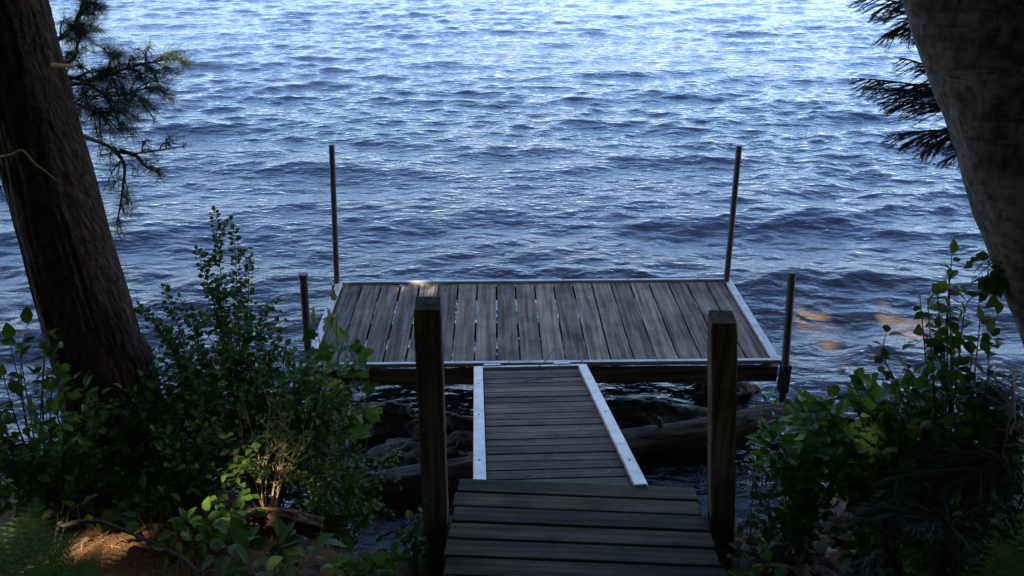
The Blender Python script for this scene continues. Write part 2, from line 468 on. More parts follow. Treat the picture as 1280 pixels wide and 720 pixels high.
def water_mat():
    m, ns, ls = newmat('lake_water')
    out = ns.new('ShaderNodeOutputMaterial')
    tc = ns.new('ShaderNodeTexCoord')
    def nzs(scale, det, st):
        mp = ns.new('ShaderNodeMapping'); mp.inputs['Scale'].default_value = st; mp.inputs['Rotation'].default_value = (0, 0, .12)
        ls.new(tc.outputs['Object'], mp.inputs[0])
        n = node(ns, 'ShaderNodeTexNoise', Scale=scale, Detail=det, Roughness=.55); ls.new(mp.outputs[0], n.inputs[0]); return n.outputs[0]
    a = nzs(5.0, 4, (1, 1.8, 1)); c = nzs(13, 3, (1, 1.5, 1))
    b1 = node(ns, 'ShaderNodeBump', Strength=1.0, Distance=.03); ls.new(a, b1.inputs['Height'])
    b2 = node(ns, 'ShaderNodeBump', Strength=1.0, Distance=.005); ls.new(c, b2.inputs['Height']); ls.new(b1.outputs[0], b2.inputs['Normal'])
    fr = node(ns, 'ShaderNodeFresnel', IOR=1.333); ls.new(b2.outputs[0], fr.inputs['Normal'])
    gl = node(ns, 'ShaderNodeBsdfGlossy', Roughness=.05); gl.inputs[0].default_value = (1, 1, 1, 1); ls.new(b2.outputs[0], gl.inputs['Normal'])
    df = ns.new('ShaderNodeBsdfDiffuse'); df.inputs[0].default_value = (.010, .0145, .032, 1)
    tr = ns.new('ShaderNodeBsdfTransparent'); tr.inputs[0].default_value = (.8, .72, .58, 1)
    at_ = ns.new('ShaderNodeAttribute'); at_.attribute_name = 'rnd'
    body = ns.new('ShaderNodeMixShader'); ls.new(at_.outputs['Fac'], body.inputs[0]); ls.new(df.outputs[0], body.inputs[1]); ls.new(tr.outputs[0], body.inputs[2])
    mx = ns.new('ShaderNodeMixShader'); ls.new(fr.outputs[0], mx.inputs[0]); ls.new(body.outputs[0], mx.inputs[1]); ls.new(gl.outputs[0], mx.inputs[2])
    ls.new(mx.outputs[0], out.inputs[0])
    return m
M['water'] = water_mat()

# ------------------------------------------------------------------ ground sheet: bank, shore and lake bed
def smooth(a, b, x):
    t = np.clip((x - a) / (b - a), 0, 1); return t * t * (3 - 2 * t)
_k = R.normal(size=(14, 2)); _ph = R.random(14) * 6.28
def wob(x, y, f):
    return sum(np.sin((x * k[0] + y * k[1]) * f + p) for k, p in zip(_k, _ph)) / 6
def lip(x):
    return 2.62 + .75 * smooth(-.5, -1.6, x) - .7 * smooth(-2.1, -2.8, x) + .55 * smooth(.9, 1.6, x) - .5 * smooth(2.2, 3.0, x) + .12 * np.sin(x * 2.1 + .5)
def gz(x, y):
    x = np.asarray(x, float); y = np.asarray(y, float)
    land = 1.46 - .235 * np.clip(y, -40, 3.6) + .05 * wob(x, y, 1.1) + .02 * wob(x, y, 3.3)
    land = np.where(y < 0, 1.46 - y * .12 + .05 * wob(x, y, 1.1) + .02 * wob(x, y, 3.3), land)
    land = land - .13 * smooth(.75, .2, np.abs(x - .25)) * smooth(1.2, 2.2, y)
    bed = -.16 - .07 * np.clip(y - 4, 0, 200) + .05 * wob(x, y, 1.7)
    bed = bed + .24 * np.exp(-((x - 2.75) / .9) ** 2 - ((y - 6.2) / .6) ** 2)
    t = smooth(0, .95, y - lip(x))
    return land * (1 - t) + np.maximum(bed, -8) * t
def graded(lo, hi, step, far, g=1.25):
    a = list(np.arange(lo, hi + 1e-6, step))
    s = step
    while a[-1] < far: s *= g; a.append(a[-1] + s)
    s = step
    while a[0] > -far: s *= g; a.insert(0, a[0] - s)
    return np.array(a)
gx, gy = graded(-4.5, 4.5, .045, 1800), graded(-.5, 7, .045, 1800)
X, Y = np.meshgrid(gx, gy)
Z = gz(X, Y)
g = MB()
n_, m_ = len(gx), len(gy)
i_ = (np.arange(m_ - 1)[:, None] * n_ + np.arange(n_ - 1)[None])
Q = np.stack([i_, i_ + 1, i_ + n_ + 1, i_ + n_], -1).reshape(-1, 4)
g.add(np.stack([X, Y, Z], -1).reshape(-1, 3), Q, 0)
tag(g.build('ground', M['ground'], smooth=True), kind='structure')

# ------------------------------------------------------------------ lake
def cells(lo, hi, f):
    a = [lo]
    while a[-1] < hi: a.append(a[-1] + f(a[-1]))
    return a
wy = cells(1.9, 46, lambda y: max(.026, .0034 * y))
s = .3
while wy[-1] < 2500: s *= 1.5; wy.append(wy[-1] + s)
half = cells(0, 24, lambda x: .032 + .0032 * x)
s = .3
while half[-1] < 2500: s *= 1.5; half.append(half[-1] + s)
wx = np.array([-h for h in half[:0:-1]] + half); wy = np.array(wy)
X, Y = np.meshgrid(wx, wy)
DX = np.maximum(np.gradient(wx)[None, :], np.gradient(wy)[:, None])
Zw = np.zeros_like(X); OX = np.zeros_like(X); OY = np.zeros_like(X)
rw = np.random.default_rng(21)
NW = 130
lam = np.exp(rw.uniform(math.log(.11), math.log(2.6), NW))
env = smooth(44, 34, Y) * smooth(23, 18, np.abs(X))
calm = .5 + .5 * smooth(3.8, 6.5, Y)
far = 1 - .2 * smooth(9, 26, Y)
gust = .85 + .3 * (np.sin(X * .31 + Y * .22) * np.sin(Y * .37 - X * .12 + 1))
for L in lam:
    spread = .42 if L > .8 else .85
    th = rw.normal(0, spread) + .14
    kx, ky = math.sin(th) * 2 * math.pi / L, -math.cos(th) * 2 * math.pi / L
    k = 2 * math.pi / L
    ak = .0265 * (.65 if L < .25 else 1.1 if L < .8 else .68) * (1.0 if L < 2.2 else .75) * rw.uniform(.6, 1.3)
    att = smooth(2.0, 3.6, L / DX) * env * calm * gust * far
    A = ak / k * att
    ph = X * kx + Y * ky + rw.uniform(0, 6.28)
    Zw += A * np.cos(ph)
    OX -= A * 1.0 * np.sin(ph) * kx / k; OY -= A * 1.0 * np.sin(ph) * ky / k
bed = gz(X, Y)
shallow = np.clip(smooth(.75, .1, -bed) * .9, 0, .9) * (Y < 12)
g = MB()
n_, m_ = len(wx), len(wy)
i_ = (np.arange(m_ - 1)[:, None] * n_ + np.arange(n_ - 1)[None])
Q = np.stack([i_, i_ + 1, i_ + n_ + 1, i_ + n_], -1).reshape(-1, 4)
g.add(np.stack([X + OX, Y + OY, Zw], -1).reshape(-1, 3), Q, shallow.ravel())
tag(g.build('lake_water', M['water'], smooth=True), kind='structure')

# ------------------------------------------------------------------ dock platform
DZ = .40
dock = thing('dock_platform', (-1.325, 4.885, DZ), 'weathered grey plank dock with white metal trim standing on four pipe legs in the lake', 'dock', rot=(0, 0, math.radians(1.2)))
DW, DD = 3.05, 1.335
ro = random.Random(4)
dk = MB()
nb = 20; pitch = (DW - .11) / nb
for i in range(nb):
    x = .055 + pitch * (i + .5)
    w = pitch - ro.uniform(.010, .017)
    c, s_ = math.cos(ro.uniform(-.002, .002)), ro.uniform(-.0025, .0025)
    dk.box((x, DD / 2, -.019 + ro.uniform(-.002, .001)), (w, DD - .075, .03), ro.random(), M=[[1, s_, 0], [-s_, 1, 0], [0, 0, 1]], bev=.004)
dk.build('decking', M['deck'], dock, local=True)
def trim(parent, p0, p1, w, name='edge_trim', mat='alu', h=.028, z=0):
    p0, p1 = np.array(p0, float), np.array(p1, float)
    d = p1 - p0; L = np.linalg.norm(d); a = math.atan2(d[1], d[0])
    Mx = [[math.cos(a), -math.sin(a), 0], [math.sin(a), math.cos(a), 0], [0, 0, 1]]
    b = MB(); c = (p0 + p1) / 2
    b.box((c[0], c[1], z), (L, w, h), M=Mx, bev=.003)
    ob = b.build(name, M[mat], parent, local=True)
    for k in range(max(2, int(L / .5))):
        q = p0 + d * ((k + .5 + ro.uniform(-.08, .08)) / max(2, int(L / .5)))
        sc = MB(); sc.tube([(q[0], q[1], z + h / 2 - .002), (q[0], q[1], z + h / 2 + .002)], .0055, 8); sc.build('screw', M['nail'], ob, local=True)
    return ob
trim(dock, (0, .02), (DW, .02), .032)
trim(dock, (0, DD - .018), (DW, DD - .018), .032)
trim(dock, (.025, .0375), (.025, DD - .0355), .05)
trim(dock, (DW - .025, .0375), (DW - .025, DD - .0355), .05)
for yy in (.022, DD - .022, DD * .5):
    b = MB(); b.box((DW / 2, yy, -.09), (DW - .02, .036, .108), bev=.004); b.build('beam', M['beam'], dock, local=True)
for xx in (.03, DW * .33, DW * .66, DW - .03):
    for y0, y1 in ((.045, DD * .5 - .022), (DD * .5 + .022, DD - .045)):
        b = MB(); b.box((xx, (y0 + y1) / 2, -.095), (.036, y1 - y0, .1), bev=.004); b.build('joist', M['beam'], dock, local=True)
# pipe legs: measured in the world, put under the dock
def to_local(p):
    a = math.radians(1.2); d = np.asarray(p) - np.array([-1.325, 4.885, DZ])
    return np.array([d[0] * math.cos(a) + d[1] * math.sin(a), -d[0] * math.sin(a) + d[1] * math.cos(a), d[2]])
for (bx, by, tx, ty, yy, rr, cap) in ((421, 352, 414.5, 181, 6.19, .021, 0), (908, 352, 924, 182, 6.22, .022, 0), (387, 470, 379, 345, 4.85, .024, 1), (979, 490, 990, 340, 4.93, .024, 0)):
    lo, hi = to_local(aty(bx, by, yy)), to_local(aty(tx, ty, yy))
    d = (hi - lo) / (hi[2] - lo[2])
    foot = lo + d * (-1.0 - lo[2])
    b = MB(); b.tube(np.linspace(foot, hi, 8), rr, 14)
    pole = b.build('pole', M['pipe'], dock, local=True, smooth=False)
    k = lo + d * (-.10 - lo[2])
    b = MB(); b.box(k, (.062, .062, .2), bev=.004)
    b.build('pole_sleeve', M['pipe'], pole, local=True)
    if cap:
        b = MB(); b.tube([hi + [0, 0, -.012], hi + [0, 0, .014]], rr + .005, 14); b.build('cap', M['pipe'], pole, local=True)

# ------------------------------------------------------------------ gangway from landing to dock
RA, RB = np.array([.197, 2.93, .935]), np.array([.115, 4.86, .415])
rd = RB - RA; RL = np.linalg.norm(rd)
yaw = math.atan2(-rd[0], rd[1]); tilt = math.asin(rd[2] / RL)
ramp_o = thing('gangway', tuple(RA), 'narrow sloping gangway with white metal side rails leading down to the dock', 'gangway', rot=(tilt, 0, yaw))
RW = .71
dk = MB()
n = 19; pt = (RL - .06) / n
for i in range(n):
    y = .02 + pt * (i + .5)
    dk.box((ro.uniform(-.002, .002), y, -.016 + ro.uniform(-.0025, .0015)), (RW - .115, pt - ro.uniform(.006, .011), .026), ro.random(), bev=.003)
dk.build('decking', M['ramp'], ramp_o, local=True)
for sx in (-1, 1):
    trim(ramp_o, (sx * (RW / 2 - .0275), -.02), (sx * (RW / 2 - .0275), RL - .04), .055, 'side_rail', h=.04, z=-.004)
    b = MB(); b.box((sx * (RW / 2 - .02), RL / 2 - .03, -.075), (.035, RL - .08, .095), bev=.003); b.build('stringer', M['beam'], ramp_o, local=True)
trim(ramp_o, (-RW / 2 + .0, RL - .022), (RW / 2 - .0, RL - .022), .034, 'end_rail', h=.03)
for xx in (-.24, .2):
    b = MB(); b.box((xx, RL + .012, .012), (.1, .075, .006), bev=.002); hb = b.build('hinge', M['alu'], ramp_o, local=True)
    b = MB(); b.tube([(xx - .055, RL - .0, .014), (xx + .055, RL - .0, .014)], .009, 10); b.build('hinge_pin', M['alu_dull'], hb, local=True)

# ------------------------------------------------------------------ wooden landing at the top
LA = np.array([.258, 2.95, .95])
land = thing('wooden_landing', tuple(LA), 'dark mossy board landing between the two square posts at the head of the gangway', 'landing', rot=(math.radians(-8.6), math.radians(1.6), math.radians(-1.5)))
dk = MB()
for i in range(19):
    y = -.056 - i * .113
    x0, x1 = -.472 - ro.uniform(0, .014), .476 + ro.uniform(0, .02)
    dk.box(((x0 + x1) / 2, y, -.019 + ro.uniform(-.003, .002)), (x1 - x0, .113 - ro.uniform(.003, .007), .038), ro.random(), M=[[1, ro.uniform(-.004, .004), 0], [0, 1, 0], [0, 0, 1]], bev=.006)
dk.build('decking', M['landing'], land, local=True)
for xx in (-.44, 0, .44):
    b = MB(); b.box((xx, -1.05, -.105), (.04, 2.0, .13), bev=.004); b.build('joist', M['post'], land, local=True)
b = MB(); b.box((0, -.018, -.105), (.8, .036, .13), bev=.004); b.build('end_joist', M['post'], land, local=True)
for xx in (-.41, .41):
    b = MB(); b.box((xx, -.35, -.42), (.09, .09, .5), bev=.005); b.build('support_leg', M['post'], land, local=True)

# posts beside the landing
def post(px_top, y_top, px_bot, Y, label, turn):
    top, bot = aty(px_top, y_top, Y), aty(px_bot, 720, Y)
    d = (top - bot) / (top[2] - bot[2]); base = bot + d * (.35 - bot[2])
    o = thing('wooden_post', tuple(base), label, 'post', 'square posts flanking the landing')
    h = top[2] - base[2]
    b = MB(); w = .0455
    nz_ = 40
    v, f = [], []
    prof = [(-w, -w + .005), (-w + .005, -w), (w - .005, -w), (w, -w + .005), (w, w - .005), (w - .005, w), (-w + .005, w), (-w, w - .005)]
    ca, sa = math.cos(turn), math.sin(turn)
    for i in range(nz_ + 1):
        z = h * i / nz_
        sc = 1 - (.08 if i == nz_ else 0)
        for x, y in prof:
            e = .0016 * noise.noise(Vector((x * 60, y * 60, z * 9 + Y)))
            x2, y2 = (x * ca - y * sa) * sc, (x * sa + y * ca) * sc
            zz = z + (.006 * y2 / w if i == nz_ else 0) - (.004 if i == nz_ - 1 else 0)
            v.append((x2 + d[0] * z + e, y2 + d[1] * z + e, zz))
    for i in range(nz_):
        for j in range(8): f.append((i * 8 + j, i * 8 + (j + 1) % 8, i * 8 + 8 + (j + 1) % 8, i * 8 + 8 + j))
    f.append(tuple(nz_ * 8 + j for j in range(8)))
    b.add(v, f)
    b.build('post_shaft', M['post'], o, local=True)
    return o
post(534.5, 379, 548, 2.66, 'brown square wooden post on the pine tree side of the landing', .03)
post(903, 396, 901, 2.76, 'nearly black square wooden post on the smooth barked tree side of the landing', -.03)

# ------------------------------------------------------------------ trees
GAPS = []                                              # (point, radius): crown leaves are cut away sunward of it to place a dapple
def gap(p, r): GAPS.append((np.asarray(p, float), r))
def keep(c, pad):
    k = np.ones(len(c), bool); s_ = np.array(SUN)
    for p, r in GAPS:
        d = c - p; t = d @ s_
        q = np.linalg.norm(d - t[:, None] * s_, axis=1)
        k &= ~((t > 0) & (q < r + pad))
    return k
def trunk_mesh(P, rad, n, m, disp):
    P = spline(P, m); rad = np.interp(np.linspace(0, 1, m), np.linspace(0, 1, len(rad)), rad)
    t = unit(np.gradient(P, axis=0)); a = unit(np.cross(t, [0, 1., 0])); b_ = np.cross(t, a)
    L = np.concatenate([[0], np.cumsum(np.linalg.norm(np.diff(P, axis=0), axis=1))])
    v = np.zeros((m, n, 3))
    for j in range(n):
        an = 2 * math.pi * j / n; ca, sa = math.cos(an), math.sin(an)
        for i in range(m):
            r = rad[i] + disp(ca, sa, L[i], rad[i])
            v[i, j] = P[i] + (a[i] * ca + b_[i] * sa) * r
    i = np.arange(m - 1)[:, None] * n; j = np.arange(n)[None]; k = (j + 1) % n
    f = np.stack([i + j, i + k, i + n + k, i + n + j], -1).reshape(-1, 4)
    mb = MB(); mb.add(v.reshape(-1, 3), f, .5)
    return mb, P
def ridged(ca, sa, L, r):
    q = Vector((ca * 5, sa * 5, L * 1.5)); w = noise.noise(q * .7) * 1.2
    x = noise.noise(Vector((ca * 7 + w, sa * 7, L * 2.2)))
    return .020 * (.5 - abs(x)) - .01 + .012 * noise.noise(Vector((ca, sa, L * .8)))
def lumpy(ca, sa, L, r):
    return .018 * noise.noise(Vector((ca * 1.5, sa * 1.5, L * 1.8))) + .006 * noise.noise(Vector((ca * 4, sa * 4, L * 5))) + .003 * noise.noise(Vector((ca * 3, sa * 3, L * 14)))

CARD = T_ovate(.45, .1)
def crown(c, rad, n, size, seed, floor_z=H + 1.0):
    n = int(n * .76)
    r = np.random.default_rng(seed)
    cl = r.normal(size=(90, 3)); cl = unit(cl) * r.uniform(.45, 1, (90, 1)) ** .6
    p = cl[r.integers(0, 90, n)] + r.normal(0, .17, (n, 3))
    p = np.asarray(c) + p * np.asarray(rad)
    k = keep(p, size * .45)
    k &= p[:, 2] > floor_z
    p = p[k]
    d = unit(r.normal(size=(len(p), 3)) + [0, 0, -.3]); up = unit(r.normal(size=(len(p), 3)) + [0, 0, 1.2])
    mb = MB(); mb.leaves(p, d, up, size * r.uniform(.7, 1.3, len(p)), CARD)
    return mb

# sun spots aimed by cutting holes through the crown leaves
gap(atz(527, 356, DZ), .13); gap(aty(588, 469, 4.88), .0); gap(aty(795, 468, 4.92), .0)
gap(atz(625, 392, DZ), .05); gap(atz(612, 430, DZ), .04); gap(atz(446, 362, DZ), .06)
gap(aty(541, 530, 2.6), -.02); gap(aty(538, 440, 2.6), -.04); gap(at(350, 648, 3.5), .0); gap(at(335, 570, 3.7), .07); gap(at(355, 545, 3.75), .05); gap(at(350, 600, 3.6), .03)
gap(at(8, 665, 3.05), .08); gap(at(430, 690, 3.2), .03); gap(at(215, 655, 3.2), .03)
gap(at(80, 500, 3.7), .0); gap(at(50, 670, 3.0), .04)

rg = random.Random(12)
for k in range(26):
    gap(atz(rg.gauss(1090, 60), rg.gauss(412, 22), -.15), rg.uniform(.0, .1)); gap(at(1110, 510, 3.2), .0)
gap(at(480, 580, 3.85), .0); gap(aty(580, 560, 4.4), .03)

for px, py in ((440, 385), (470, 372), (500, 395), (560, 375), (590, 410), (615, 385), (640, 400), (650, 430), (600, 435), (680, 372), (480, 430)):
    gap(atz(px, py, DZ), -.035)

# white pine at the left
base = at(146, 560, 3.85)
pine_base = np.array([base[0], base[1], float(gz(base[0], base[1])) - .05])
P = [pine_base, at(133, 470, 3.85), at(118, 430, 3.82), at(81, 300, 3.8), at(57, 208, 3.8), at(3, 0, 3.8)]
d_ = (P[-1] - P[-2]); d_ /= np.linalg.norm(d_)
P += [P[-1] + d_ * 1.5, P[-1] + d_ * 4, P[-1] + d_ * 8]
pine = thing('pine_tree', tuple(pine_base), 'thick dark furrowed pine trunk with long needled branches over the lake', 'tree')
mb, _ = trunk_mesh(P, [.23, .2, .19, .18, .182, .184, .175, .15, .08], 110, 260, ridged)
tr_o = mb.build('trunk', M['bark_pine'], pine, smooth=True)
mb = crown((-2.8, 4.6, 8.6), (4.0, 3.8, 3.6), 15000, .27, 5); mb.build('crown', M['leaf_canopy'], pine)

PN = T_needle(.011)
def tuft(mb, p, d, n, L):
    dd = unit(unit(d)[None] * R.uniform(.15, 1.1, (n, 1)) + R.normal(0, .55, (n, 3)) + [0, 0, .08])
    mb.leaves(p + R.normal(0, .008, (n, 3)), dd, unit(R.normal(size=(n, 3))), L * R.uniform(.7, 1.1, n), PN)
def pine_bough(path, ntw, tw_len, n_needle, parent, droop=0.0, start=.15, nl_=.095):
    wd, nd = MB(), MB()
    C = spline(path, 30)
    wd.tube(C, np.linspace(.011, .003, 30), 6)
    dirs = unit(np.gradient(C, axis=0))
    for i in range(ntw):
        t = start + (1 - start) * (i + R.random()) / ntw
        k = min(int(t * 29), 29)
        d = unit(dirs[k] * .8 + R.normal(0, .6, 3) + [0, -.0, .12 - droop])
        L = tw_len * R.uniform(.5, 1.2) * (1.15 - .5 * t)
        e = C[k] + d * L + [0, 0, -.15 * L]
        T = bez(C[k], C[k] + d * L * .5 + [0, 0, .04], e, 7)
        wd.tube(T, np.linspace(.004, .0018, 7), 5)
        for q in (.5, .78, 1.0):
            if q < 1 and R.random() < .3: continue
            p = T[int(q * 6)]
            tuft(nd, p, T[-1] - T[-2] + R.normal(0, .01, 3), n_needle, nl_)
    tuft(nd, C[-1], dirs[-1], n_needle, nl_)
    bo = wd.build('branch', M['stem'], parent)
    nd.build('needles', M['pine_needle'], bo)
    return bo
D = 4.1
pine_bough([at(60, 110, 3.85), at(120, 100, D), at(160, 85, D + .1), at(205, 75, D + .15)], 34, .2, 44, pine)
pine_bough([at(50, 90, 3.85), at(100, 100, D), at(140, 120, D), at(185, 110, D + .1)], 30, .2, 44, pine, .1)
pine_bough([at(50, 120, 3.85), at(95, 130, D + .1), at(120, 140, D + .1), at(150, 140, D + .1)], 26, .2, 44, pine, .2)
pine_bough([at(50, 60, 3.85), at(80, 45, D), at(100, 20, D), at(112, -8, D)], 24, .15, 42, pine)
pine_bough([at(60, 80, 3.85), at(90, 75, D), at(98, 52, D), at(104, 38, D)], 10, .12, 36, pine)
pine_bough([at(90, 165, 3.85), at(130, 180, D), at(160, 192, D), at(230, 183, D + .1)], 7, .1, 30, pine, start=.45)
pine_bough([at(140, 185, D), at(155, 205, D), at(153, 240, D), at(146, 282, D)], 11, .1, 26, pine, .3, start=.25)
pine_bough([at(150, 188, D), at(172, 196, D), at(182, 208, D), at(200, 217, D)], 4, .06, 22, pine, start=.6)
pine_bough([at(0, 195, 3.7), at(-8, 205, 3.8), at(-4, 222, 3.8), at(2, 240, 3.8)], 5, .08, 26, pine)
wd = MB()
wd.tube(spline([at(0, 196, 3.62), at(15, 193, 3.58), at(28, 188, 3.56), at(44, 205, 3.55), at(58, 215, 3.55), at(71, 226, 3.54)], 16), np.linspace(.006, .002, 16), 6)
wd.build('dead_twig', M['tan_stem'], pine)
wd = MB()
wd.tube(spline([at(62, 81, 3.6), at(80, 82, 3.65), at(96, 83, 3.7)], 6), np.linspace(.012, .004, 6), 6)
wd.build('dead_twig', M['tan_stem'], pine)

# smooth-barked tree leaning in from the right
P = [at(1500, 760, 2.5), at(1440, 600, 2.45), at(1386, 430, 2.4), at(1315, 230, 2.35), at(1277, 110, 2.32), at(1242, 0, 2.3)]
d_ = unit(P[-1] - P[-2])
P += [P[-1] + d_ * 1.2 + [0, 0, .1], P[-1] + d_ * 3.5 + [0, 0, .6], P[-1] + d_ * 6 + [0, 0, 2]]
gb = P[0].copy(); gb[2] = float(gz(gb[0], gb[1])) - .05; P[0] = gb
smooth_tree = thing('leaning_tree', tuple(gb), 'smooth grey barked tree leaning across the corner above the leafy bank', 'tree')
mb, _ = trunk_mesh(P, [.27, .22, .205, .2, .198, .195, .18, .14, .08], 72, 220, lumpy)
mb.build('trunk', M['bark_smooth'], smooth_tree, smooth=True)
mb = crown((1.0, 3.6, 8.2), (4.0, 3.8, 2.8), 15000, .27, 6); mb.build('crown', M['leaf_canopy'], smooth_tree)

# hemlock behind it
HN = T_flat(.075)
def hemlock_bough(p0, p1, wd, nd, width=.5, sag=.08, needle=.011, dens=1.0):
    p0, p1 = np.asarray(p0), np.asarray(p1)
    L = np.linalg.norm(p1 - p0)
    C = bez(p0, (p0 + p1) / 2 + [0, 0, sag * L], p1, 24)
    wd.tube(C, np.linspace(.006, .0015, 24), 5)
    main = unit(np.gradient(C, axis=0))
    side = unit(np.cross(main.mean(0), [0, 0, 1]) + R.normal(0, .15, 3))
    def needles(T):
        seg = np.linalg.norm(T[-1] - T[0]); n = max(5, int(seg / .0034 * dens))
        u = R.random(n) * (len(T) - 1.001); k = u.astype(int); pos = T[k] + (T[k + 1] - T[k]) * (u - k)[:, None]
        t = unit(T[k + 1] - T[k]); s_ = unit(np.cross(t, [0, 0, 1])) * np.where(R.random(n) < .5, 1, -1)[:, None]
        nd.leaves(pos, t * .55 + s_ + R.normal(0, .22, (n, 3)), np.array([0, 0, 1.]) + R.normal(0, .25, (n, 3)), needle * R.uniform(.7, 1.2, n), HN)
    needles(C[12:])
    nt = int(12 + 34 * L)
    for i in range(nt):
        t = .08 + .9 * (i + R.random() * .6) / nt; k = int(t * 23)
        sg = 1 if i % 2 else -1
        l = width * L * (1.0 - t) ** .7 * R.uniform(.6, 1.15) + .025
        d = unit(main[k] * R.uniform(.9, 1.6) + side * sg * R.uniform(.5, 1.1) + [0, 0, R.uniform(-.95, .0)])
        e = C[k] + d * l + [0, 0, -.12 * l]
        T = bez(C[k], C[k] + d * l * .55, e, 8)
        wd.tube(T, np.linspace(.0028, .001, 8), 4, cap=False); needles(T)
        for j in range(int(l / .022)):
            q = R.uniform(.2, .95); b_ = T[int(q * 7)]
            d2 = unit(d + side * sg * R.uniform(-.9, .9) + main[k] * R.uniform(0, .8) + [0, 0, R.uniform(-.3, 0)])
            l2 = l * .38 * (1.1 - q) + .02
            T2 = np.linspace(b_, b_ + d2 * l2, 4)
            wd.tube(T2, .0009, 3, cap=False); needles(T2)
hb = np.array([2.45, 2.35, 0.]); hb[2] = float(gz(hb[0], hb[1])) - .05
hem = thing('hemlock_tree', tuple(hb), 'flat needled hemlock whose dark drooping sprays hang beside the leaning trunk', 'tree')
mb, _ = trunk_mesh([hb, hb + [.02, .02, 2], hb + [0, .05, 5], hb + [.05, 0, 9]], [.13, .11, .08, .03], 30, 60, ridged)
mb.build('trunk', M['bark_pine'], hem, smooth=True)
LIMBS = []
for px, py, dd in ((1200, 8, 3.15), (1225, 118, 3.12), (1240, 165, 3.02)):
    e = at(px, py, dd); far_ = hb + [0, 0, e[2] - hb[2] + .12]
    wd, nd = MB(), MB()
    wd.tube(bez(far_, (far_ + e) / 2 + [0, 0, .05], e, 10), np.linspace(.016, .008, 10), 6)
    for q in (.25, .45, .65, .85):
        b0 = far_ + (e - far_) * q + [0, 0, .02]
        for sg in (-1, 1):
            hemlock_bough(b0, b0 + unit(e - far_) * .22 + np.array([0, sg * .25, -.08 + R.normal(0, .03)]), wd, nd)
    bo = wd.build('branch', M['stem'], hem); nd.build('needles', M['hemlock_needle'], bo)
    LIMBS.append(e)
for p0, p1 in ((at(1190, 25, 3.2), at(1062, -6, 3.2)), (at(1180, 30, 3.1), at(1110, 42, 3.1)), (at(1160, -10, 3.1), at(1090, 18, 3.15)),
               (at(1215, 125, 3.1), at(1064, 98, 3.25)), (at(1210, 105, 3.15), at(1122, 72, 3.3)), (at(1215, 140, 3.05), at(1102, 128, 3.15)), (at(1215, 120, 3.1), at(1140, 105, 3.3)),
               (at(1215, 130, 3.1), at(1085, 112, 3.2)), (at(1210, 110, 3.2), at(1150, 78, 3.25)), (at(1230, 150, 3.0), at(1125, 182, 3.05)), (at(1175, 10, 3.15), at(1100, 50, 3.1)), (at(1230, 165, 3.0), at(1108, 170, 3.1)), (at(1225, 150, 3.0), at(1150, 195, 3.05)), (at(1235, 180, 3.0), at(1178, 202, 3.0))):
    wd, nd = MB(), MB()
    hemlock_bough(p0, p1, wd, nd)
    near = min(LIMBS, key=lambda q: np.linalg.norm(q - p0))
    wd.tube(bez(near, (near + p0) / 2 + [0, 0, .01], p0, 6), np.linspace(.006, .005, 6), 5)
    bo = wd.build('branch', M['stem'], hem); nd.build('needles', M['hemlock_needle'], bo)
mb = crown((5.0, 4.2, 7.6), (3.6, 3.6, 3.4), 12000, .26, 8); mb.build('crown', M['leaf_canopy'], hem)

# the wood behind the viewer that shades the bank
for i, (x, y, cz, rx, ry, rz, n) in enumerate(((-5.2, -1.0, 8.6, 3.2, 3.2, 3.4, 9000), (-1.6, -3.4, 9.6, 3.4, 3.2, 3.8, 10000), (2.6, -2.6, 9.2, 3.4, 3.2, 3.6, 9000),
                                  (-4.6, -6.5, 10.5, 3.8, 3.4, 4.2, 9000), (0.6, -7.5, 11, 3.8, 3.4, 4.4, 9000), (-8.5, -3, 9.5, 3.4, 3.4, 4, 8000), (6.8, -1.0, 8.5, 3.6, 3.6, 3.6, 9000), (-7.4, 3.2, 8.2, 3.4, 3.6, 3.6, 9000),
                                  (-9.5, 1.5, 5.2, 2.6, 3.2, 4.6, 8000), (9.6, 1.0, 5.2, 2.6, 3.2, 4.6, 8000), (-8, -6.5, 5.2, 3.4, 2.6, 4.6, 8000), (-2.6, -9, 5.2, 3.8, 2.6, 4.8, 8000), (3.6, -8, 5.2, 3.8, 2.6, 4.8, 8000), (8.4, -5, 5.2, 3, 3.4, 4.6, 8000),
                                  (-12, -2, 5.2, 3, 3.4, 4.6, 7000), (12.5, -1.5, 5.2, 3, 3.4, 4.6, 7000))):
    z0 = float(gz(x, y)) - .1
    t = thing('forest_tree', (x, y, z0), 'tall leafy forest tree standing on the bank above the landing', 'tree', 'trees shading the bank')
    mb, _ = trunk_mesh([(x, y, z0), (x + .1, y, z0 + 3), (x - .1, y + .1, z0 + 7), (x, y, cz + rz * .6)], [.22, .17, .12, .03], 20, 40, ridged)
    mb.build('trunk', M['bark_pine'], t, smooth=True)
    mb = crown((x, y, cz), (rx, ry, rz), n, .27, 30 + i, z0 + .6 if y < -3.5 or abs(x) > 7 else H + 1); mb.build('crown', M['leaf_canopy'], t)

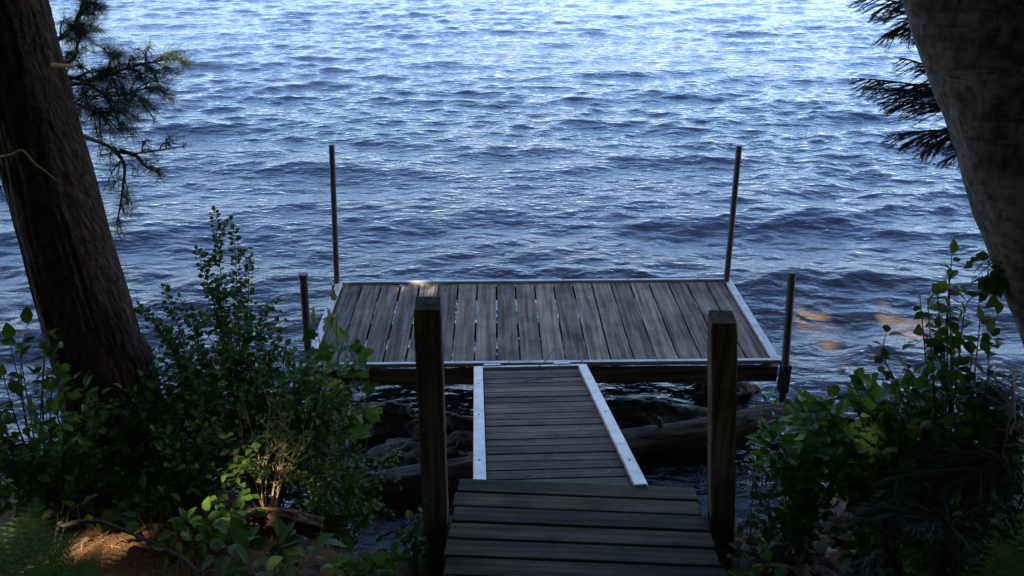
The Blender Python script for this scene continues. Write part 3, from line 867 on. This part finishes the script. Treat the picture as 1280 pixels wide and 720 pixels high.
# ------------------------------------------------------------------ shore: log, rocks, branches
def rock(c, size, label, mat, seed, group='rocks along the shore', name='shore_rock'):
    r = random.Random(seed); off = Vector((r.uniform(0, 50), r.uniform(0, 50), r.uniform(0, 50)))
    u, v = 72, 44; V = []
    for i in range(v + 1):
        th = math.pi * i / v
        for j in range(u):
            ph = 2 * math.pi * j / u
            p = Vector((math.sin(th) * math.cos(ph), math.sin(th) * math.sin(ph), math.cos(th)))
            q = noise.noise(p * 1.3 + off) * .34 + noise.noise(p * 3.1 + off) * .14 + abs(noise.noise(p * 6 + off)) * -.14 + noise.noise(p * 14 + off) * .045
            cell = noise.cell(p * 1.6 + off) * .06
            s_ = 1 + q + cell
            V.append((p.x * size[0] * s_, p.y * size[1] * s_, p.z * size[2] * s_))
    Fc = [(i * u + j, (i + 1) * u + j, (i + 1) * u + (j + 1) % u, i * u + (j + 1) % u) for i in range(v) for j in range(u)]
    b = MB(); b.add(np.array(V), Fc, r.random())
    o = b.build(name, M[mat], smooth=True); o.location = tuple(c)
    return tag(o, label, 'rock', group)
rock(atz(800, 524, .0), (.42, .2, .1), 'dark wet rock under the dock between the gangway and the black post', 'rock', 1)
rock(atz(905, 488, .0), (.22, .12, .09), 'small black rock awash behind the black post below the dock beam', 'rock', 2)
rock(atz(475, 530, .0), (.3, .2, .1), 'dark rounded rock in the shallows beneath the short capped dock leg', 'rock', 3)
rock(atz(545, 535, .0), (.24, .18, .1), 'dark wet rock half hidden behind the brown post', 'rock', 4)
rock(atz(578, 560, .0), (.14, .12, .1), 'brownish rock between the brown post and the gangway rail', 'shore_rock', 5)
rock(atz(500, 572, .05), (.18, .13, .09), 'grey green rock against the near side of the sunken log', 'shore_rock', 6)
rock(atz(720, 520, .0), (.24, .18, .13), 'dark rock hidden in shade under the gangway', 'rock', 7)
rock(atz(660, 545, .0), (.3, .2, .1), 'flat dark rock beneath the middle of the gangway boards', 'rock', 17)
for k, (px, py, z, sz, lb) in enumerate(((1050, 388, -.15, (.62, .24, .12), 'broad tan stone lying just under the water beyond the short dock leg'),
                                      (1125, 415, -.16, (.5, .24, .12), 'tan stone under the water in front of the broad tan one'),
                                      (1050, 438, -.16, (.4, .2, .12), 'tan stone under the water nearest the dock corner'),
                                      (1210, 430, -.17, (.44, .2, .12), 'tan stone under the water beside the leaning trunk'))):
    rock(atz(px, py, z), sz, lb, 'shoal', 40 + k, 'stones under the shallow water', 'submerged_stone')
rock(at(1095, 712, 2.9) + [0, 0, -.03], (.11, .09, .08), 'mottled brown rock on the bank below the leafy right hand shrubs', 'shore_rock', 9)

def log_thing(name, P, r0, r1, label, mat, cat='log', knots=()):
    P = np.asarray(P, float); b0 = P[0]
    o = thing(name, tuple(b0), label, cat)
    mb, C = trunk_mesh(P, [r0, (r0 + r1) / 2, r1], 40, 110, lambda ca, sa, L, r: .014 * noise.noise(Vector((ca * 2.5, sa * 2.5, L * 3))) - .016 * abs(noise.noise(Vector((ca * 5, sa * 5, L * 6)))) + .005 * noise.noise(Vector((ca * 9, sa * 9, L * 14))))
    n = 40
    mb.f.append(np.array([list(range(n))[::-1]])); mb.f.append(np.array([list(range(n))]) + mb.n - n)
    mb.build('log_body', M[mat], o, smooth=True)
    for t, d, l in knots:
        c = C[int(t * 109)]; b = MB()
        b.tube(np.array([c, c + np.asarray(d) * l * .6, c + np.asarray(d) * l]), [r1 * .35, r1 * .28, r1 * .16], 10); b.build('branch_stub', M[mat], o)
    return o
log_thing('sunken_log', [atz(440, 612, .08), atz(640, 580, .1), atz(790, 553, .1), atz(905, 533, .13), atz(1030, 508, .16)], .085, .075,
          'long dark waterlogged trunk lying in the shallows under the gangway', 'log', knots=((.58, (-.2, -.1, 1), .15), (.8, (.3, -.5, .6), .16)))
log_thing('bark_log', [at(308, 652, 3.5), at(355, 650, 3.48), at(402, 662, 3.5)], .052, .042, 'short rotting log with ridged brown bark on the pine needles', 'logbark')
def stick(P, r, label, mat='stem'):
    P = np.asarray(P, float)
    b = MB(); C = spline(P, 18); C += R.normal(0, .003, C.shape); b.tube(C, np.linspace(r, r * .5, 18), 6)
    o = b.build('fallen_stick', M[mat]); tag(o, label, 'stick'); return o
stick([at(470, 675, 3.35), at(500, 660, 3.4), at(535, 638, 3.5)], .008, 'thin bare stick slanting over the water beside the brown post')
stick([at(40, 590, 3.6), at(90, 578, 3.6), at(150, 570, 3.65)], .008, 'dark stick lying in the bushes below the pine trunk')
stick([at(70, 655, 3.1), at(130, 655, 3.1), at(215, 690, 3.0), at(250, 715, 2.9)], .009, 'long dark stick lying on the needles beside the fern')
stick([at(1030, 665, 3.05), at(1085, 655, 3.1), at(1160, 652, 3.15)], .008, 'grey stick lying across the bank above the mottled rock')
stick([at(1150, 672, 2.95), at(1200, 660, 3.0), at(1262, 655, 3.0)], .009, 'brown stick on the bank close to the corner fern', 'logbark')
# twig left on the gangway
tb = MB()
def on_ramp(px, py, lift=.012):
    r = ray(px, py); n = np.cross([1, 0, 0], rd); n = n / np.linalg.norm(n)
    t = ((RA - [0, 0, H]) @ n) / (r @ n)
    return np.array([0, 0, H]) + r * t + n * lift
tb.tube(spline([on_ramp(655, 479), on_ramp(672, 478, .02), on_ramp(688, 476), on_ramp(700, 473, .02)], 10), np.linspace(.004, .002, 10), 5)
tb.tube(spline([on_ramp(672, 478), on_ramp(682, 474, .03), on_ramp(690, 470, .03)], 8), .003, 5)
tb.tube(spline([on_ramp(672, 462), on_ramp(684, 458, .05), on_ramp(696, 448, .1)], 8), .003, 5)
tag(tb.build('fallen_twig', M['stem']), 'small dark twig dropped at the dock end of the gangway', 'twig')

# ------------------------------------------------------------------ plants
def ell(c, rx, ry, rz, n, seed):
    r = np.random.default_rng(seed); v = unit(r.normal(size=(n, 3))) * r.random((n, 1)) ** .4
    return np.asarray(c) + v * [rx, ry, rz]
def plant(name, label, cat, base, tips, leaf, lmat, T=OV, smat='stem', r0=.006, spacing=.05, twigs=3, twl=.16, start=.25, bow=.15, droop=.1, group=None, upright=.3, pair=False, jitter=.5):
    base = np.asarray(base, float)
    o = thing(name, tuple(base), label, cat, group)
    wd, lf = MB(), MB()
    pos, dr, up = [], [], []
    def leafy(C, a):
        seg = np.linalg.norm(np.diff(C, axis=0), axis=1); L = seg.sum(); n = max(2, int(L * (1 - a) / spacing))
        t = a + (1 - a) * (np.arange(n) + R.random(n) * .6) / n; u = np.clip(t, 0, .999) * (len(C) - 1); k = u.astype(int)
        p = C[k] + (C[k + 1] - C[k]) * (u - k)[:, None]; tg = unit(C[k + 1] - C[k])
        sd = unit(np.cross(tg, [0, 0, 1]) + 1e-3) * np.where(np.arange(n) % 2, 1, -1)[:, None]
        for s_ in ((1, -1) if pair else (1,)):
            d = tg * .5 + sd * s_ + R.normal(0, jitter, (n, 3)) + [0, 0, -droop]
            pos.append(p + unit(d) * leaf * .15); dr.append(d); up.append(np.array([0, -.12, 1.]) + R.normal(0, .38, (n, 3)))
        pos.append(C[-1:]); dr.append(tg[-1:] + R.normal(0, .2, (1, 3))); up.append(np.array([[0, 0, 1.]]) + R.normal(0, .3, (1, 3)))
    for tip in np.atleast_2d(tips):
        v = tip - base; L = np.linalg.norm(v)
        mid = base + v * .5 + [0, 0, upright * L * .5] + R.normal(0, bow * L * .4, 3)
        n = 16
        C = bez(base + R.normal(0, .02, 3) * [1, 1, 0], mid, tip, n)
        wd.tube(C, np.linspace(r0, r0 * .3, n), 5, cap=False)
        leafy(C, start)
        for j in range(twigs):
            k = int(R.uniform(start, .98) * (n - 1)); tg = unit(C[min(k + 1, n - 1)] - C[k - 1])
            d = unit(tg * .6 + R.normal(0, .65, 3) + [0, 0, .1]); l = twl * R.uniform(.5, 1.2)
            T2 = bez(C[k], C[k] + d * l * .5 + [0, 0, .02], C[k] + d * l + [0, 0, -.02], 7)
            wd.tube(T2, np.linspace(r0 * .4, r0 * .18, 7), 4, cap=False); leafy(T2, .15)
    pos, dr, up = map(np.concatenate, (pos, dr, up))
    lf.leaves(pos, dr, up, leaf * R.uniform(.65, 1.2, len(pos)), T)
    wd.build('stems', M[smat], o); lf.build('leaves', M[lmat], o)
    return o
def gr(px, py, depth):                                  # root on the ground under this point
    p = at(px, py, depth); p[2] = float(gz(p[0], p[1])) - .02; return p

# --- left bank
b = gr(300, 560, 3.95)
plant('arching_shrub', 'arching shrub with rows of tiny round leaves rising against the lake beside the pine trunk', 'shrub', b,
      [at(*q) for q in ((268, 265, 3.9), (292, 285, 3.95), (246, 312, 3.85), (312, 330, 4.0), (175, 382, 3.7), (205, 360, 3.75), (190, 395, 3.8), (225, 372, 3.8), (330, 385, 4.0), (262, 345, 3.9), (300, 390, 4.0), (350, 420, 4.0), (240, 400, 3.8), (215, 430, 3.8), (275, 390, 3.9))],
      .026, 'leaf_mid', SM, r0=.005, spacing=.013, twigs=7, twl=.14, start=.4, pair=True, jitter=.35, upright=.25, bow=.1)
b = gr(330, 560, 4.0)
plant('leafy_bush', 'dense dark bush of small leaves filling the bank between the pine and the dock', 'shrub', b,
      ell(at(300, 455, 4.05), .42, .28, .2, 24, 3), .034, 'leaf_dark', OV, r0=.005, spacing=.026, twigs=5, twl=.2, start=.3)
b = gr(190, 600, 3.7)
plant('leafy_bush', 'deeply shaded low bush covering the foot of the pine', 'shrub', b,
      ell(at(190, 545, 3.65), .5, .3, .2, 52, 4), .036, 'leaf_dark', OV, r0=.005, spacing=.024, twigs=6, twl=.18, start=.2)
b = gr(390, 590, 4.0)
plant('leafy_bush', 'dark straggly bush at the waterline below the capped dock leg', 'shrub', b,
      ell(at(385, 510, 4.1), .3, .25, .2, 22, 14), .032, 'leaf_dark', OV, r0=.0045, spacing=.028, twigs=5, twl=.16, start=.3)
for lb, b, c, rr, n, sz, mt in (('sprawling light green bush at the left edge in front of the pine', gr(60, 590, 3.45), at(45, 545, 3.4), (.3, .2, .1), 26, .04, 'leaf_mid'),
                           ('low green thicket between the pine and the dry twiggy bush', gr(220, 600, 3.6), at(225, 565, 3.55), (.34, .2, .1), 30, .036, 'leaf_mid'),
                           ('rounded green bush at the waterline left of the lobed sapling', gr(330, 600, 3.9), at(350, 480, 4.0), (.34, .2, .14), 34, .036, 'leaf_mid'),
                           ('patchy green bush with water showing through it right beside the pine', gr(215, 560, 3.85), at(215, 470, 3.85), (.26, .2, .12), 26, .036, 'leaf_mid')):
    plant('leafy_bush', lb, 'shrub', b, ell(c, *rr, n, n + 60), sz, mt, OV, r0=.004, spacing=.026, twigs=6, twl=.16, start=.25, upright=.1)
b = gr(405, 560, 4.15)
plant('maple_sapling', 'sapling with broad lobed leaves in front of the dock corner', 'sapling', b,
      [at(*q) for q in ((418, 375, 4.3), (432, 425, 4.25), (396, 405, 4.2), (440, 470, 4.2), (425, 500, 4.2), (402, 450, 4.2), (412, 410, 4.25), (445, 440, 4.25))],
      .085, 'leaf_mid', LOB, r0=.005, spacing=.07, twigs=1, twl=.1, start=.55, droop=.45, upright=.2)
b = gr(30, 520, 3.6)
plant('broadleaf_sapling', 'thin stemmed sapling with a few broad dark leaves left of the pine base', 'sapling', b,
      [at(*q) for q in ((35, 405, 3.55), (62, 420, 3.5), (12, 425, 3.6), (55, 438, 3.5), (70, 425, 3.5), (4, 470, 3.5), (25, 440, 3.6))],
      .066, 'leaf_mid', OV, r0=.0045, spacing=.07, twigs=1, twl=.08, start=.6, droop=.3)
b = gr(85, 560, 3.45)
plant('leafy_herb', 'pale green toothed herb catching light in front of the pine base', 'plant', b,
      [at(*q) for q in ((85, 465, 3.4), (60, 490, 3.4), (105, 480, 3.4), (70, 515, 3.35), (40, 510, 3.4), (95, 525, 3.35), (55, 540, 3.35), (115, 510, 3.45))],
      .062, 'leaf_bright', OVN, r0=.004, spacing=.028, twigs=2, twl=.07, start=.45)
b = gr(330, 640, 3.6)
plant('dry_twig_bush', 'sunlit tan twiggy bush with sparse yellow green leaves above the bark log', 'shrub', b,
      [at(*q) for q in ((365, 515, 3.75), (352, 540, 3.7), (322, 555, 3.65), (338, 500, 3.8), (300, 540, 3.7), (370, 560, 3.7), (310, 520, 3.75), (345, 585, 3.6), (390, 545, 3.8))],
      .022, 'leaf_yellow', SM, 'tan_stem', r0=.0042, spacing=.03, twigs=6, twl=.17, start=.45, upright=.05, bow=.08)
b = gr(410, 640, 3.6)
plant('small_leaf_shrub', 'low spreading shrub with tiny pale leaves reaching toward the brown post', 'shrub', b,
      [at(*q) for q in ((495, 575, 3.85), (470, 590, 3.8), (450, 560, 3.85), (420, 555, 3.8), (475, 625, 3.7), (440, 600, 3.75), (460, 575, 3.8), (400, 580, 3.7), (385, 605, 3.65), (430, 630, 3.65))],
      .024, 'leaf_bright', SM, r0=.004, spacing=.018, twigs=6, twl=.12, start=.3, pair=True)
b = gr(160, 690, 3.1)
herb = [('broad leaved seedling patch on the needles left of the bark log', [(180, 610, 3.3), (150, 630, 3.25), (205, 620, 3.3), (170, 645, 3.2)], (190, 640, 3.25), .055, 'leaf_dark'),
        ('large leaved dark plant at the bottom edge in front of the bark log', [(300, 672, 2.95), (350, 672, 2.9), (392, 688, 2.9), (310, 705, 2.8), (285, 690, 2.9)], (340, 725, 2.85), .078, 'leaf_dark'),
        ('small bright seedling on lit needles left of the large leaved plant', [(232, 650, 3.1), (245, 660, 3.1), (222, 662, 3.05), (258, 640, 3.15), (238, 672, 3.0)], (238, 675, 3.1), .055, 'leaf_bright'),
        ('little green weed at the foot of the brown post', [(520, 665, 3.3), (512, 650, 3.35), (528, 680, 3.25), (505, 672, 3.3), (525, 640, 3.4)], (518, 700, 3.2), .05, 'leaf_bright'),
        ('low weed below the bark log near the stick', [(440, 690, 3.1), (470, 705, 3.0), (490, 690, 3.1), (420, 705, 3.0), (455, 712, 3.0)], (455, 722, 3.05), .055, 'leaf_mid'),
        ('round leaved weed growing right behind the bark log', [(296, 640, 3.45), (310, 648, 3.4), (286, 652, 3.4), (300, 660, 3.35)], (298, 665, 3.4), .06, 'leaf_mid'),
        ('dark broadleaf clump at the left edge above the fern', [(20, 600, 3.3), (50, 590, 3.35), (10, 570, 3.3), (75, 610, 3.3), (95, 595, 3.35), (110, 625, 3.2)], (50, 640, 3.25), .055, 'leaf_dark')]
for lb, tips, bb, sz, mt in herb:
    plant('low_herb', lb, 'plant', gr(*bb), [at(*q) for q in tips], sz, mt, OV, r0=.003, spacing=.045, twigs=2, twl=.07, start=.6, droop=.15)
def grass(px, py, depth, n, L, label, mat='leaf_bright'):
    b0 = gr(px, py, depth); o = thing('grass_tuft', tuple(b0), label, 'grass')
    mb = MB(); th = R.random(n) * 6.28
    mb.leaves(b0 + R.normal(0, .012, (n, 3)) * [1, 1, 0], np.stack([np.cos(th) * .5, np.sin(th) * .5, np.ones(n)], -1), np.stack([-np.cos(th), -np.sin(th), np.full(n, .5)], -1), L * R.uniform(.6, 1.1, n), BLADE)
    mb.build('blades', M[mat], o); return o
grass(122, 610, 3.4, 16, .3, 'upright grass sprout among the dark bushes below the pine')
grass(150, 712, 2.95, 14, .2, 'flat grass tuft on the shaded needles beside the fern')
grass(490, 712, 3.05, 12, .16, 'short grass tuft beside the brown post', 'leaf_mid')

def fern(base, fronds, label):
    base = np.asarray(base); o = thing('fern', tuple(base), label, 'fern', 'ferns on the bank')
    for tip in fronds:
        lf = MB(); wd = lf
        tip = np.asarray(tip); v = tip - base
        C = bez(base, base + v * .5 + [0, 0, .1 * np.linalg.norm(v)], tip, 46)
        wd.tube(C, np.linspace(.003, .0008, 46), 5, cap=False)
        tg = unit(np.gradient(C, axis=0)); L = np.linalg.norm(v)
        sd = unit(np.cross(tg, [0, -.35, 1]))
        for k in range(6, 46, 2):
            t = k / 45; pl = L * .34 * math.sin(math.pi * (.12 + .88 * (1 - t)) * .72 + .15) * min(1, (1 - t) * 3 + .08)
            for sg in (-1, 1):
                d = unit(sd[k] * sg + tg[k] * .35 + [0, 0, -.12]); n = max(3, int(pl / .006)); q = (np.arange(n) + .5) / n
                pp = C[k] + d * (q * pl)[:, None]
                s2 = unit(np.cross(d, [0, -.3, 1]))
                for s3 in (-1, 1):
                    lf.leaves(pp, np.tile(s2 * s3 + d * .45, (n, 1)) + R.normal(0, .08, (n, 3)), np.tile([0, -.3, 1.], (n, 1)) + R.normal(0, .12, (n, 3)), (.0075 * (1.05 - q) + .003), SM)
                wd.tube(np.array([C[k], C[k] + d * pl]), .0006, 3, cap=False)
        lf.build('frond', M['fern'], o)
    return o
fern(gr(25, 760, 2.75), [at(44, 622, 2.9), at(90, 668, 2.7), at(-25, 640, 2.75), at(120, 725, 2.5)], 'bright green fern fronds in the bottom corner under the pine')
fern(gr(1300, 740, 2.5), [at(1245, 665, 2.6), at(1235, 700, 2.55), at(1262, 690, 2.5), at(1285, 650, 2.65)], 'green fern in the bottom corner under the leaning tree')

# --- right bank
b = gr(1205, 590, 3.1)
plant('alder_sapling', 'tall thin sapling with dark ovate leaves standing against the water by the leaning trunk', 'sapling', b,
      [at(*q) for q in ((1190, 318, 3.05), (1186, 345, 3.05), (1172, 368, 3.0), (1150, 372, 3.0), (1185, 385, 3.05), (1160, 385, 3.0), (1205, 392, 3.05), (1225, 400, 3.05), (1175, 410, 3.0), (1195, 420, 3.05), (1215, 440, 3.0), (1165, 445, 3.0), (1190, 445, 3.05))],
      .05, 'leaf_mid', OV, r0=.006, spacing=.04, twigs=2, twl=.07, start=.72, upright=.12, droop=.2, bow=.07)
b = gr(1215, 560, 3.15)
plant('drooping_branchlet', 'bare stemmed shrub with arching thin twigs behind the alder leaves', 'shrub', b,
      [at(*q) for q in ((1105, 465, 3.05), (1130, 460, 3.05), (1110, 500, 3.0), (1238, 470, 3.0), (1240, 500, 2.95), (1232, 440, 3.0), (1095, 440, 3.05))], .05, 'leaf_dark', OV, r0=.0055, spacing=.12, twigs=2, twl=.1, start=.75, upright=.7)
b = gr(1120, 600, 3.2)
plant('broadleaf_shrub', 'wide shrub of large green leaves spreading over the bank below the alder sapling', 'shrub', b,
      np.vstack([ell(at(1090, 510, 3.15), .34, .2, .09, 34, 8), ell(at(1175, 520, 3.1), .22, .2, .12, 18, 18)]), .06, 'leaf_mid', OV, r0=.0055, spacing=.045, twigs=4, twl=.14, start=.4)
b = gr(1000, 600, 3.3)
plant('broadleaf_shrub', 'bright leaved low shrub drooping over the end of the sunken log', 'shrub', b,
      [at(*q) for q in ((985, 515, 3.45), (1010, 505, 3.4), (1035, 495, 3.4), (1000, 530, 3.35), (1030, 525, 3.3), (975, 540, 3.4), (1020, 550, 3.25), (990, 560, 3.3), (1045, 545, 3.25), (1060, 505, 3.35), (1050, 520, 3.3), (1015, 520, 3.35))],
      .07, 'leaf_bright', OV, r0=.005, spacing=.045, twigs=3, twl=.13, start=.45, droop=.3)
b = gr(1010, 640, 3.2)
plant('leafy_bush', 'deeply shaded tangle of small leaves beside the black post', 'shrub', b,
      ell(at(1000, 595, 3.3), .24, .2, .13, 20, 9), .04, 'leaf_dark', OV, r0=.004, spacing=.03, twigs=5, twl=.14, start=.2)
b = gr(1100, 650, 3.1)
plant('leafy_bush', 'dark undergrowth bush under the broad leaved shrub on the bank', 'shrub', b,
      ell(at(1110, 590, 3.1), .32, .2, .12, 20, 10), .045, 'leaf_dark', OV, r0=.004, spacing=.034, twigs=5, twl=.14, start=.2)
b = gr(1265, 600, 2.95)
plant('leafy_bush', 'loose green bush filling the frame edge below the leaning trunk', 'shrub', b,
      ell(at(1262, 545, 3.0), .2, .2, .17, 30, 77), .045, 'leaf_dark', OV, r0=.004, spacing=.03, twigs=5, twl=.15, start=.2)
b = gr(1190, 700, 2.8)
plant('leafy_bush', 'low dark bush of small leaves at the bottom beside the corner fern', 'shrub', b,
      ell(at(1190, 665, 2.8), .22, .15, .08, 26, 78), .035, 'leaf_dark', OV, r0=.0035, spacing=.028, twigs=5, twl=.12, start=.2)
def sapling_hemlock(base, h, boughs, label):
    base = np.asarray(base); o = thing('hemlock_sapling', tuple(base), label, 'sapling', 'young hemlocks on the bank')
    wd = MB(); wd.tube(np.array([base, base + [.02, 0, h * .5], base + [0, .02, h]]), [.012, .008, .003], 7); st = wd.build('stem', M['stem'], o)
    w2, nd = MB(), MB()
    for p in boughs:
        p = np.asarray(p); z = np.clip(p[2] - base[2] + .04, .05, h); hemlock_bough(base + [0, 0, z], p, w2, nd, .55, .12, .015, .75)
    bo = w2.build('branches', M['stem'], o); nd.build('needles', M['hemlock_needle'], bo)
sapling_hemlock(gr(1235, 640, 2.95), .75, [at(*q) for q in ((1130, 560, 3.0), (1150, 590, 2.95), (1165, 545, 3.05), (1110, 600, 2.9), (1180, 610, 2.85), (1270, 520, 3.0), (1285, 560, 2.9), (1245, 480, 3.05), (1220, 470, 3.15), (1262, 455, 3.1), (1200, 640, 2.8), (1275, 600, 2.8))], 'feathery hemlock sapling in front of the leaning trunk')
sapling_hemlock(gr(1180, 680, 2.8), .4, [at(*q) for q in ((1075, 630, 2.85), (1100, 645, 2.8), (1120, 620, 2.85), (1140, 660, 2.7), (1215, 690, 2.65), (1235, 650, 2.75), (1180, 620, 2.85), (1060, 650, 2.85), (1250, 625, 2.8))], 'low hemlock sapling spreading its sprays over the mottled rock')
for lb, tips, bb, sz, mt in (('small green herb beside the mottled rock', [(1085, 670, 2.95), (1100, 678, 2.9), (1070, 675, 2.95), (1140, 690, 2.85), (1145, 672, 2.9), (1110, 665, 3.0)], (1110, 695, 2.95), .055, 'leaf_mid'),
                         ('tiny seedling among dead leaves by the black post', [(950, 690, 2.9), (935, 702, 2.85), (962, 700, 2.85)], (948, 712, 2.9), .04, 'leaf_mid'),
                         ('spiky green plant just behind the black post near the log', [(955, 500, 4.0), (945, 508, 4.0), (968, 505, 4.0), (950, 515, 4.0), (962, 495, 4.0)], (957, 560, 4.0), .05, 'leaf_mid')):
    plant('low_herb', lb, 'plant', gr(*bb), [at(*q) for q in tips], sz, mt, OVN if 'spiky' in lb else OV, r0=.003, spacing=.05, twigs=1, twl=.06, start=.55)
# small clusters growing from the leaning trunk
b = at(1262, 300, 2.33)
plant('trunk_sprout', 'leaf cluster with one red brown dead leaf hanging off the leaning trunk', 'plant', b,
      [at(*q) for q in ((1222, 345, 2.4), (1238, 360, 2.4), (1230, 330, 2.4), (1246, 345, 2.4), (1218, 370, 2.42))], .045, 'leaf_mid', OV, r0=.003, spacing=.05, twigs=1, twl=.04, start=.7, upright=0, droop=.5)

# ------------------------------------------------------------------ litter
def scatter(n, T, mat, name, size, xr, yr, seed, lift, flat=.25, dens=None):
    r = np.random.default_rng(seed)
    x, y = r.uniform(*xr, n), r.uniform(*yr, n)
    k = y < lip(x) + .3
    if dens is not None: k &= dens(x, y, r)
    x, y = x[k], y[k]; n = len(x); z = gz(x, y) + lift * r.random(n)
    th = r.random(n) * 6.28
    mb = MB(); mb.leaves(np.stack([x, y, z], -1), np.stack([np.cos(th), np.sin(th), r.normal(0, flat * .5, n)], -1), np.stack([r.normal(0, flat, n), r.normal(0, flat, n), np.ones(n)], -1), size * r.uniform(.6, 1.3, n), T)
    tag(mb.build(name, M[mat]), kind='stuff')
scatter(26000, T_needle(.018), 'straw', 'pine_needle_litter', .08, (-3.6, 2.8), (1.6, 3.9), 3, .012, .2)
scatter(800, T_ovate(.38, .3), 'dead', 'dead_leaf_litter', .06, (-3.4, 3.0), (1.7, 3.8), 5, .02, .5)
scatter(1000, LOB, 'dead', 'dead_leaf_litter', .075, (.75, 2.6), (1.8, 3.4), 6, .025, .6)
scatter(2600, SM, 'leaf_mid', 'ground_cover', .03, (-3.6, 3.0), (1.6, 3.9), 9, .05, .5, lambda x, y, r: (np.abs(x - .25) > .7) & (wob(x, y, 2.0) > .1))
